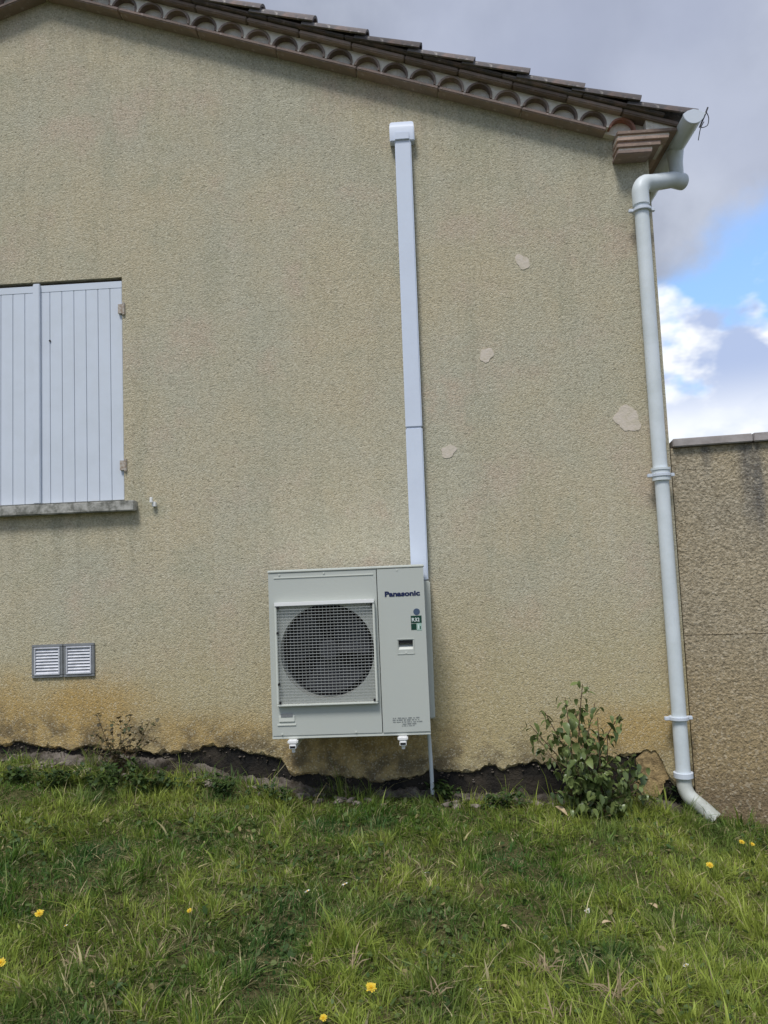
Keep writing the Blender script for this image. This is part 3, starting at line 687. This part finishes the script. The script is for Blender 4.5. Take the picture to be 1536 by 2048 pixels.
MB().tube([(-.052, fy, 1.191), (-.052, fy+.002, 1.191)], .0195, 24).build('round_sticker', 'sticker_blue', unit)
MB().box(-.088, -.024, fy, fy+.002, 1.125, 1.168).build('refrigerant_sticker', 'sticker_green', unit)
text_mesh('R32', .030, -.084, 1.1345, fy-.0012, 'sticker_white', unit, 'sticker_lettering', .0006, 1.)
MB().box(-.088, -.056, fy, fy+.002, 1.085, 1.121).build('energy_sticker', 'sticker_green', unit)
MB().box(-.0545, -.026, fy, fy+.002, 1.081, 1.123).build('energy_sticker', 'sticker_pale', unit)
MB().box(-.046, -.041, fy-.001, fy+.001, 1.09, 1.114).build('sticker_bar', 'sticker_white', unit); MB().box(-.036, -.031, fy-.001, fy+.001, 1.088, 1.106).build('sticker_bar', 'sticker_green', unit)
wlab = MB().box(-.226, -.224, fy+.0008, fy+.001, .58, .582); g_ = random.Random(4)
for row, (z, h) in enumerate(((.571, .007), (.560, .007), (.549, .006), (.537, .008), (.527, .005))):
    x = -.222+.012*g_.random()+(.05 if row > 2 else 0)
    while x < (-.062 if row < 3 else -.1):
        w_ = g_.uniform(.006, .024); wlab.box(x, x+w_, fy, fy+.001, z, z+h*g_.uniform(.6, 1)); x += w_+g_.uniform(.003, .010)
wlab.build('warning_print', 'print_grey', unit)
for x, lab in ((-.815, 'white wall bracket under the fan end of the outdoor unit'), (-.165, 'white wall bracket under the service end of the outdoor unit')):
    b = thing('wall_bracket', (x, -.2, .40), lab, 'bracket', 'brackets under the outdoor unit')
    MB().box(x-.02, x+.02, -.465, .004, .418, .444).build('bracket_arm', 'bracket_white', b, bevel=.003)
    MB().box(x-.022, x+.022, -.012, .004, .42, .80).build('wall_rail', 'bracket_white', b, bevel=.003)
    MB().box(x-.030, x+.030, -.462, -.40, .446, .470).build('foot_pad', 'bracket_white', b, bevel=.006)
    MB().tube([(x, -.435, .395), (x, -.435, .4175)], .011, 6).build('bolt', 'bracket_white', b)
    MB().box(x-.016, x+.016, -.4665, -.4655, .424, .436).build('arm_end', 'black', b)

# ------------------------------------------------------------------ air vents
def vent(x0, x1, lab):
    z0, z1 = .832, 1.050
    v = thing('air_vent', ((x0+x1)/2, 0, z0), lab, 'vent', 'pair of air vents low in the wall')
    rect_ring(MB(), x0, x1, z0, z1, .018, -.014, .002).build('frame', 'alu_dark', v, bevel=.003)
    rect_ring(MB(), x0+.0185, x1-.0185, z0+.0185, z1-.0185, .010, -.020, .002).build('inner_frame', 'alu', v, bevel=.002)
    MB().box(x0+.028, x1-.028, -.003, .001, z0+.028, z1-.028).build('back_plate', 'alu_dark', v)
    n = 8; h = (z1-z0-.058)/n
    for k in range(n):
        z = z0+.029+k*h
        MB().add([(x0+.029, -.016, z), (x1-.029, -.016, z), (x1-.029, -.004, z+h*.92), (x0+.029, -.004, z+h*.92), (x0+.029, -.0135, z-.002), (x1-.029, -.0135, z-.002)], [(0, 1, 2, 3), (0, 4, 5, 1)]).build('slat', 'alu', v)
vent(-2.622, -2.410, 'louvred metal air vent, the one farther from the outdoor unit'); vent(-2.406, -2.197, 'louvred metal air vent, the one nearer to the outdoor unit')

# ------------------------------------------------------------------ vegetation
def grass_field():
    n = 520000
    t = rng.random(n); y = -.05-3.55*t; x = rng.uniform(-1, 1, n)*(1.1+.66*(CAMD+y))   # narrower towards the camera
    d1 = vn1(x*2.1+20, y*2.1+20); d2 = vn2(x*6+4, y*6+4); d3 = vn3(x*.9+3, y*.9+8); d4 = vn1(x*15+4, y*15+70)
    lim = (x < 1.66) | (y < -.16*np.clip(x-1.6, 0, 9)-.12)
    keep = (rng.random(n) < .45+.9*d4*(.4+.6*d2)+.25*d2) & lim
    keep &= ~((y > -.30) & (x < 1.2) & (x > -2.9) & (rng.random(n) < .55))
    tuft = (y > -.2)&(y < -.0) & (vn3(x*6+3, x*0+8) > .55); keep &= (y < -.13) | tuft
    x, y, d1, d2, d3, d4 = [a[keep] for a in (x, y, d1, d2, d3, d4)]; n = len(x)
    z = ground_z(x, y)-.004; z = np.where(y > -.16, np.maximum(z, np.interp(x, [p[0] for p in LEDGE], [p[1] for p in LEDGE])-.055), z)
    h = (.012+.026*d2*d1+.062*d4**3)*rng.uniform(.5, 1.5, n)
    tall = rng.random(n) < .03; h = np.where(tall, h*1.9+.02, h)
    h = h*np.where((y > -.45), 1.2, 1)*np.where(y > -.2, 1.5, 1)
    dry = rng.random(n) < (.105+.22*np.clip(d3-.45, 0, 1)+.08*np.clip(.5-d2, 0, 1)); flat = rng.random(n) < .42
    w = rng.uniform(.0012, .0028, n)*np.where(rng.random(n) < .08, 2.4, 1)
    a = rng.normal(0, 1.1, n)+14*d2+5*d4; lean = rng.uniform(.1, .85, n)*h; lean = np.where(flat | (dry & (rng.random(n) < .5)), h*rng.uniform(1, 2.2, n), lean)
    hz = np.where(flat, h*.45, h)
    dx, dy = np.cos(a)*lean, np.sin(a)*lean; b = rng.uniform(0, 2*np.pi, n); wx, wy = np.cos(b)*w, np.sin(b)*w
    V = np.zeros((n, 5, 3), np.float32)
    V[:, 0] = np.stack([x-wx, y-wy, z], 1); V[:, 1] = np.stack([x+wx, y+wy, z], 1)
    V[:, 2] = np.stack([x-wx*.8+dx*.4, y-wy*.8+dy*.4, z+hz*.62], 1); V[:, 3] = np.stack([x+wx*.8+dx*.4, y+wy*.8+dy*.4, z+hz*.62], 1)
    V[:, 4] = np.stack([x+dx, y+dy, z+hz], 1)
    base = np.arange(n)[:, None]*5
    loops = (base+np.array([0, 1, 3, 2, 2, 3, 4])[None]).ravel().astype(np.int32)
    me = bpy.data.meshes.new('grass'); me.vertices.add(n*5); me.vertices.foreach_set('co', V.ravel())
    me.loops.add(len(loops)); me.loops.foreach_set('vertex_index', loops)
    me.polygons.add(2*n); st = (np.arange(n)[:, None]*7+np.array([0, 4])[None]).ravel().astype(np.int32)
    me.polygons.foreach_set('loop_start', st); me.update()
    g1 = np.array([.075, .165, .022]); g2 = np.array([.34, .405, .075]); g3 = np.array([.05, .135, .04]); dr = np.array([.48, .42, .22])
    k = np.clip((d1-.5)*1.3+(d2-.5)*.8+(d4-.5)*.6+.45+rng.normal(0, .2, n), 0, 1)[:, None]; col = g1*(1-k)+g2*k
    k2 = (np.clip(vn2(x*3.1+77, y*3.1+7)-.55, 0, 1)*2)[:, None]; col = col*(1-k2)+g3*k2
    col = np.where(dry[:, None], dr*rng.uniform(.5, 1.15, (n, 1)), col)*rng.uniform(.6, 1.3, (n, 1))
    C = np.ones((n, 5, 4), np.float32); C[:, :, :3] = col[:, None]
    at = me.color_attributes.new('Col', 'FLOAT_COLOR', 'POINT'); at.data.foreach_set('color', C.ravel())
    me.materials.append(M['grass']); o = bpy.data.objects.new('grass', me); COL.objects.link(o); o['kind'] = 'stuff'; o['label'] = 'short uneven lawn grass with dry straw blades'
    o['category'] = 'grass'
grass_field()
def clover():                                      # small round-leaved ground cover between the blades
    n = 26000; x = rng.uniform(-3.6, 3.6, n); y = -.2-4.2*rng.random(n); d = vn2(x*2.6+31, y*2.6+12)*.7+vn1(x*9, y*9)*.3
    k = rng.random(n) < np.clip((d-.42)*4, .04, 1); x, y = x[k], y[k]; n = len(x)
    k = (x < 1.66) | (y < -.16*np.clip(x-1.6, 0, 9)-.12); x, y = x[k], y[k]; n = len(x)
    z = ground_z(x, y)+rng.uniform(.008, .035, n); r_ = rng.uniform(.005, .013, n); a = rng.uniform(0, 6.28, n); tx, ty = rng.normal(0, .45, n), rng.normal(-.15, .45, n)
    m = 6; V = np.zeros((n, m, 3), np.float32)
    for i in range(m):
        q = a+2*np.pi*i/m; dx, dy = np.cos(q)*r_*(1.5 if i == 0 else 1), np.sin(q)*r_*(1.5 if i == 0 else 1); V[:, i] = np.stack([x+dx, y+dy, z+dx*tx+dy*ty], 1)
    me = bpy.data.meshes.new('clover'); me.from_pydata(V.reshape(-1, 3).tolist(), [], (np.arange(n)[:, None]*m+np.arange(m)[None]).tolist())
    c = np.array([[.06, .11, .03], [.10, .15, .045], [.15, .19, .06], [.30, .25, .12]])[rng.choice(4, n, p=[.35, .35, .2, .1])]*rng.uniform(.7, 1.3, (n, 1))
    C = np.ones((n, m, 4), np.float32); C[:, :, :3] = c[:, None]; me.color_attributes.new('Col', 'FLOAT_COLOR', 'POINT').data.foreach_set('color', C.ravel())
    me.materials.append(M['foliage']); o = bpy.data.objects.new('clover', me); COL.objects.link(o); o['kind'] = 'stuff'; o['label'] = 'small round-leaved weeds spread through the lawn'; o['category'] = 'ground cover'
clover()
def gpt(px, py, h=0.0):                            # pixel -> point on the lawn, raised by h
    d = pix(px, py); t = 1.5
    for _ in range(400):
        p = CAMP+d*t
        if p.z <= float(ground_z(p.x, p.y))+h: break
        t += .02
    return Vector((p.x, p.y, float(ground_z(p.x, p.y))))
def leaf_mesh(name, L_, W_, mat, droop=.3, fold=.25, n=4):
    mb = MB(); v = []; f = []
    for i in range(n+1):
        t = i/n; w = W_*math.sin(math.pi*min(1, t*.92+.06))**.8*(1-.25*t); x = L_*t; z = -droop*L_*t*t
        v += [(x, -w, z+fold*w), (x, 0, z), (x, w, z+fold*w)]
    for i in range(n):
        for j in (0, 1): k = i*3+j; f.append((k, k+1, k+4, k+3))
    return mb.add(v, f).mesh(name, mat, True)
def shrub():
    base = Vector((.93, -.22, float(ground_z(.93, -.22))))
    t = thing('leafy_shrub', base, 'dark green leafy shrub growing at the wall near the downpipe', 'shrub')
    g = random.Random(3)
    leaves = [leaf_mesh('leaf', .055, .022, 'shrub_leaf', d, fo) for d, fo in ((.25, .3), (.6, .4), (.1, .1), (.9, .35))]
    stems = []; spots = []
    tips = [((1165, 1368), 9, -.25), ((1130, 1395), 8, -.3), ((1090, 1425), 8, -.22), ((1060, 1450), 6, -.25), ((1110, 1470), 8, -.35), ((1150, 1420), 8, -.2), ((1195, 1435), 6, -.3), ((1240, 1428), 7, -.25), ((1215, 1470), 7, -.3),
            ((1180, 1480), 8, -.38), ((1140, 1500), 8, -.4), ((1080, 1500), 5, -.3), ((1235, 1510), 8, -.3), ((1265, 1515), 7, -.26), ((1288, 1540), 6, -.26), ((1245, 1560), 7, -.36), ((1205, 1545), 8, -.42), ((1150, 1555), 8, -.44), ((1110, 1585), 5, -.4), ((1275, 1580), 6, -.3), ((1200, 1590), 7, -.45),
            ((1175, 1610), 7, -.45), ((1130, 1620), 5, -.42), ((1235, 1605), 6, -.4), ((1160, 1530), 7, -.3), ((1215, 1520), 7, -.3), ((1120, 1540), 7, -.3), ((1290, 1560), 5, -.24), ((1310, 1590), 5, -.26), ((1255, 1535), 6, -.3), ((1190, 1405), 4, -.25), ((1075, 1475), 5, -.25)]
    for (px, py), nl, Y in tips:
        tip = at_y(px, py, Y); b = base+Vector((g.uniform(-.10, .12), g.uniform(-.06, .04), -.01)); mid = (b+tip)/2+Vector((g.uniform(-.06, .06), g.uniform(-.04, .04), g.uniform(0, .06)))
        path = curl([b, mid, tip], 0); stems.append((path, .005 if tip.z > .4 else .0035))
        for k in range(nl*4):
            u = 1-.74*(k/(nl*4))**1.1; i = u*(len(path)-1); p = path[int(i)].lerp(path[min(int(i)+1, len(path)-1)], i-int(i)); spots.append(p+Vector((g.uniform(-.045, .045), g.uniform(-.05, .04), g.uniform(-.035, .03))))
    for path, r in stems: MB().tube(path, [r*(1-.6*i/len(path)) for i in range(len(path))], 6).build('stem', 'twig', t)
    g.shuffle(spots)
    rest = MB()
    for p in spots[298:]:
        sc = g.uniform(.5, .95); me = g.choice(leaves); mt = Matrix.Translation(p) @ Matrix.Rotation(g.uniform(0, 6.28), 4, 'Z') @ Matrix.Rotation(g.uniform(0, 1.2), 4, 'Y') @ Matrix.Scale(sc, 4)
        rest.add([mt @ v.co for v in me.vertices], [tuple(q.vertices) for q in me.polygons])
    o = rest.build('small_leaves', 'shrub_leaf', t, smooth=True); o['kind'] = 'stuff'
    for p in spots[:298]:
        sc = g.uniform(.55, 1.3); place('leaf', g.choice(leaves), t, p, (g.uniform(-.5, .5), g.uniform(.0, 1.15), g.uniform(0, 6.28)), (sc, sc, sc))
shrub()
def weed(name, base, tips, label, cat, leafL, leafW, cols, nleaf, stem_mat, seed, spread=.03, group=None, stemr=.003, up=.2):
    g = random.Random(seed); t = thing(name, base, label, cat, group); lv = MB(); st = MB(); C = []
    for tip in tips:
        tip = Vector(tip); b = Vector(base)+Vector((g.uniform(-spread, spread), g.uniform(-spread, spread)*.6, -.01)); mid = (b+tip)/2+Vector((g.uniform(-.04, .04), g.uniform(-.03, .03), g.uniform(0, .04)))
        path = curl([b, mid, tip], 0); st.tube(path, [stemr*(1-.65*i/len(path)) for i in range(len(path))], 5)
        for k in range(nleaf):
            i = (1-.75*(k/nleaf))*(len(path)-1); p = path[int(i)]+Vector((g.uniform(-1, 1), g.uniform(-1, 1), g.uniform(-1, 1)))*leafL*.3
            a = g.uniform(0, 6.28); el = g.uniform(-.6, 1.0)+up*.5; d = Vector((math.cos(a)*math.cos(el), math.sin(a)*math.cos(el), math.sin(el))); s_ = d.cross(Vector((0, 0, 1))).normalized(); L_ = leafL*g.uniform(.6, 1.3); W_ = leafW*g.uniform(.7, 1.2)
            nrm = s_.cross(d); c = g.choice(cols); q = g.uniform(.7, 1.3)
            lv.add([p, p+d*L_*.35+s_*W_+nrm*W_*.3, p+d*L_*.7+s_*W_*.8-nrm*.1*L_, p+d*L_-nrm*.3*L_, p+d*L_*.7-s_*W_*.8-nrm*.1*L_, p+d*L_*.35-s_*W_+nrm*W_*.3, p+d*L_*.5], [(0, 1, 6), (1, 2, 6), (2, 3, 6), (3, 4, 6), (4, 5, 6), (5, 0, 6)]); C += [tuple(x*q for x in c)]*7
    st.build('stem', stem_mat, t)
    o0 = wloc(t); me = bpy.data.meshes.new('foliage'); me.from_pydata([Vector(v)-o0 for v in lv.v], [], lv.f); me.materials.append(M['foliage'])
    ca = me.color_attributes.new('Col', 'FLOAT_COLOR', 'POINT'); ca.data.foreach_set('color', np.array([(*c, 1) for c in C], np.float32).ravel())
    o = bpy.data.objects.new('foliage', me); COL.objects.link(o); o.parent = t; return t
GREENS = [(.05, .09, .02), (.075, .12, .03), (.04, .075, .025)]; BROWNS = [(.10, .085, .04), (.075, .065, .035), (.13, .10, .05)]
wb = at_y(232, 1540, -.2); wb.z = float(ground_z(wb.x, -.2))
weed('dry_weed', wb, [at_y(a, b, Y) for a, b, Y in ((185, 1465, -.2), (195, 1432, -.25), (225, 1440, -.2), (240, 1428, -.15), (262, 1430, -.2), (258, 1450, -.25), (285, 1450, -.2), (300, 1440, -.18), (318, 1434, -.2), (270, 1475, -.3), (310, 1478, -.2), (215, 1480, -.3), (245, 1490, -.3), (180, 1500, -.25))],
     'spindly brownish weed in front of the wall below the air vents', 'weed', .036, .012, BROWNS+[(.06, .075, .03)], 18, 'twig', 5)
for px, py, h, lab, sd in ((285, 1590, .13, 'low green leafy weed beside the spindly brown weed', 21), (190, 1590, .12, 'low green leafy weed left of the spindly brown weed', 22), (120, 1575, .11, 'low green weed by the footing below the left air vent', 23),
                           (430, 1590, .10, 'low green weed in front of the footing, left of the outdoor unit', 24), (890, 1600, .10, 'dark green weed at the foot of the thin drain pipe', 25), (1330, 1610, .13, 'grassy green weed left of the downpipe shoe', 26),
                           (240, 1575, .15, 'green weed growing through the base of the spindly brown weed', 27), (345, 1585, .10, 'small green weed right of the spindly brown weed, by the footing', 28), (40, 1570, .09, 'small green weed at the left edge by the footing', 29), (540, 1600, .08, 'small green weed under the left end of the outdoor unit', 31), (1010, 1615, .08, 'small green weed left of the shrub, by the footing', 32)):
    p = gpt(px, py); g = random.Random(sd)
    weed('green_weed', p, [p+Vector((g.uniform(-.13, .13), g.uniform(-.07, .07), g.uniform(.4, 1)*h)) for _ in range(12)], lab, 'weed', .04, .012, GREENS, 9, 'stalk', sd, .05, 'low green weeds along the footing', .002, .5)
# dandelions
def dandelion(px, py, lab, s=1.0, hh=.05):
    p = gpt(px, py, hh); g = random.Random(int(px))
    t = thing('dandelion', p, lab, 'dandelion', 'dandelions in the lawn'); top = p+Vector((g.uniform(-.008, .008), 0, hh))
    MB().tube([p-Vector((0, 0, .01)), (p+top)/2+Vector((.004, 0, 0)), top], .0022, 6).build('stalk', 'stalk', t)
    mb = MB(); tilt = Vector((g.uniform(-.15, .25), -.55, 1)).normalized(); u = tilt.orthogonal().normalized(); w = tilt.cross(u)
    for ringi, (n, r_, lift) in enumerate(((18, .021, .1), (14, .016, .35), (9, .010, .6))):
        for k in range(n):
            a = 2*math.pi*(k+.5*ringi)/n+g.uniform(-.1, .1); d = u*math.cos(a)+w*math.sin(a); sd = tilt.cross(d); rr_ = r_*.85*s*g.uniform(.75, 1.15); e = top+d*rr_+tilt*rr_*lift
            mb.add([top, top+d*rr_*.5+sd*.0028*s+tilt*rr_*lift*.4, e+sd*.0022*s, e-sd*.0022*s, top+d*rr_*.5-sd*.0028*s+tilt*rr_*lift*.4], [(0, 1, 2, 3, 4)])
    f = mb.build('flower_head', 'petal', t)
    MB().tube([top, top+tilt*.007*s], [.006*s, .004*s], 8).build('flower_centre', 'petal_centre', t)
dandelion(745, 1978, 'yellow dandelion at the bottom of the lawn below the outdoor unit', 1.05, .06)
dandelion(80, 1830, 'yellow dandelion in the left part of the lawn', 1.0, .05)
dandelion(382, 1825, 'small half-open yellow dandelion left of the lawn centre', .6, .04)
dandelion(3, 1928, 'yellow dandelion cut by the left edge of the picture', 1.0, .05)
dandelion(1483, 1687, 'left one of two yellow dandelions side by side at the right edge', .85, .05)
dandelion(1507, 1690, 'right one of two yellow dandelions side by side at the right edge', .75, .05)
dandelion(1418, 1733, 'yellow dandelion below the downpipe shoe', .95, .05)
dandelion(646, 2040, 'yellow dandelion at the very bottom edge of the lawn', .7, .03)
# fallen leaves and pale petals
def fallen(px, py, lab, L_, W_, mat, rz, h=.03):
    p = gpt(px, py, h); mb = leaf_mesh('fallen_leaf', L_, W_, mat, .35, .5, 5)
    o = place('fallen_leaf', mb, None, p+Vector((0, 0, h)), (random.uniform(-.5, .1), random.uniform(-.5, .1), rz)); tag(o, lab, 'leaf', 'fallen leaves in the lawn')
    MB().tube([p+Vector((-.01, 0, h-.004)), p+Vector((0, 0, h))], .0012, 5).build('leaf_stalk', 'twig', o)
fallen(1178, 1828, 'pale dry leaf lying left of the tan leaf in the right lawn', .05, .014, 'daisy', 1.7)
fallen(1314, 1818, 'tan dry leaf with a long stalk in the right lawn', .045, .016, 'dry_leaf', 2.2)
fallen(1205, 1850, 'dry leaf just below the pale leaf in the right lawn', .05, .013, 'dry_leaf', .4)
fallen(1110, 1615, 'long pale leaf lying at the foot of the shrub', .10, .022, 'dry_leaf', -1.0, .05)
fallen(850, 1748, 'small pale leaf in the lawn below the drain pipe', .035, .010, 'daisy', .8)
fallen(1018, 1860, 'small pale leaf in the middle of the right lawn', .035, .010, 'dry_leaf', 2.8)
def daisy(px, py, lab, s=.011):
    p = gpt(px, py, .035); t = thing('daisy', p, lab, 'daisy', 'white daisies in the lawn'); top = p+Vector((0, 0, .035))
    MB().tube([p-Vector((0, 0, .01)), top], .0012, 5).build('stalk', 'stalk', t); mb = MB(); g = random.Random(px)
    for k in range(11):
        a = 2*math.pi*k/11; d = Vector((math.cos(a), math.sin(a)*.85-.1, .35*math.sin(a+1.57)+.3)); e = top+d*s; q = Vector((-math.sin(a), math.cos(a), 0))*s*.25
        mb.add([top, e+q, e+d*s*.2, e-q], [(0, 1, 2, 3)])
    mb.build('flower_head', 'daisy', t); MB().tube([top, top+Vector((0, -.002, .004))], s*.3, 8).build('flower_centre', 'petal_centre', t)
daisy(615, 1787, 'white daisy in the lawn, right of two near the lawn centre'); daisy(690, 1771, 'white daisy farther right near the lawn centre'); daisy(131, 1858, 'tiny white daisy below the left dandelion', .008)
daisy(1372, 1935, 'tiny white daisy in the lower right lawn', .009); daisy(960, 1985, 'tiny white daisy near the bottom of the right lawn', .007)
# dry straw tufts
def straw(px, py, lab, n, h, seed, fan_=1.0):
    p = gpt(px, py); g = random.Random(seed); t = MB()
    for k in range(n):
        a = g.uniform(-1.4, 1.4)*fan_; L_ = h*g.uniform(.5, 1.2); b = p+Vector((g.uniform(-.03, .03), g.uniform(-.02, .02), 0)); e = b+Vector((math.sin(a)*L_, g.uniform(-.3, .2)*L_, math.cos(a)*L_*.75)); m_ = b.lerp(e, .55)+Vector((0, 0, L_*.12)); w = g.uniform(.0015, .003)
        s_ = Vector((1, 0, 0)) if abs(a) < .7 else Vector((0, 0, 1))
        t.add([b-s_*w, b+s_*w, m_+s_*w, m_-s_*w, e], [(0, 1, 2, 3), (3, 2, 4)])
    o = t.build('straw_tuft', 'dry_leaf', None, org=p); tag(o, lab, 'grass tuft', 'dry straw tufts in the lawn')
straw(1235, 2005, 'large dry straw tuft in the lower right lawn', 16, .15, 1); straw(1085, 1945, 'pale dry straw tuft right of the lawn centre', 22, .09, 2); straw(700, 1940, 'thin dry straw tuft below the daisies', 10, .11, 3)
straw(610, 1935, 'dry straw tuft left of the thin straw tuft near the daisies', 9, .1, 4); straw(155, 1935, 'dry straw tuft right of the dandelion at the left edge', 10, .08, 5); straw(870, 2000, 'dry straw tuft near the bottom of the lawn, right of the big dandelion', 9, .10, 6); straw(1120, 2040, 'dry straw tuft at the bottom edge in the right lawn', 7, .12, 7)
# rubble at the foot of the wall
g = random.Random(12)
for k in range(70):
    x = g.uniform(-2.95, 1.3); y = g.uniform(-.24, -.06); r_ = g.uniform(.010, .036); z = max(float(ground_z(x, y)), interp(x, LEDGE)-.035-.6*max(0, -y-.07))
    bm = bmesh.new(); bmesh.ops.create_icosphere(bm, subdivisions=1, radius=1)
    for v_ in bm.verts: v_.co = Vector((v_.co.x*r_*1.7, v_.co.y*r_, v_.co.z*r_*.55))*g.uniform(.75, 1.2)
    me = bpy.data.meshes.new('rubble_stone'); bm.to_mesh(me); bm.free(); me.materials.append(M['rubble'])
    o = place('rubble_stone', me, None, (x, y, z+r_*.25), (g.uniform(-.2, .2), g.uniform(-.2, .2), g.uniform(0, 3))); tag(o, 'small grey piece of mortar rubble along the foot of the wall', 'stone', 'rubble along the foot of the wall')
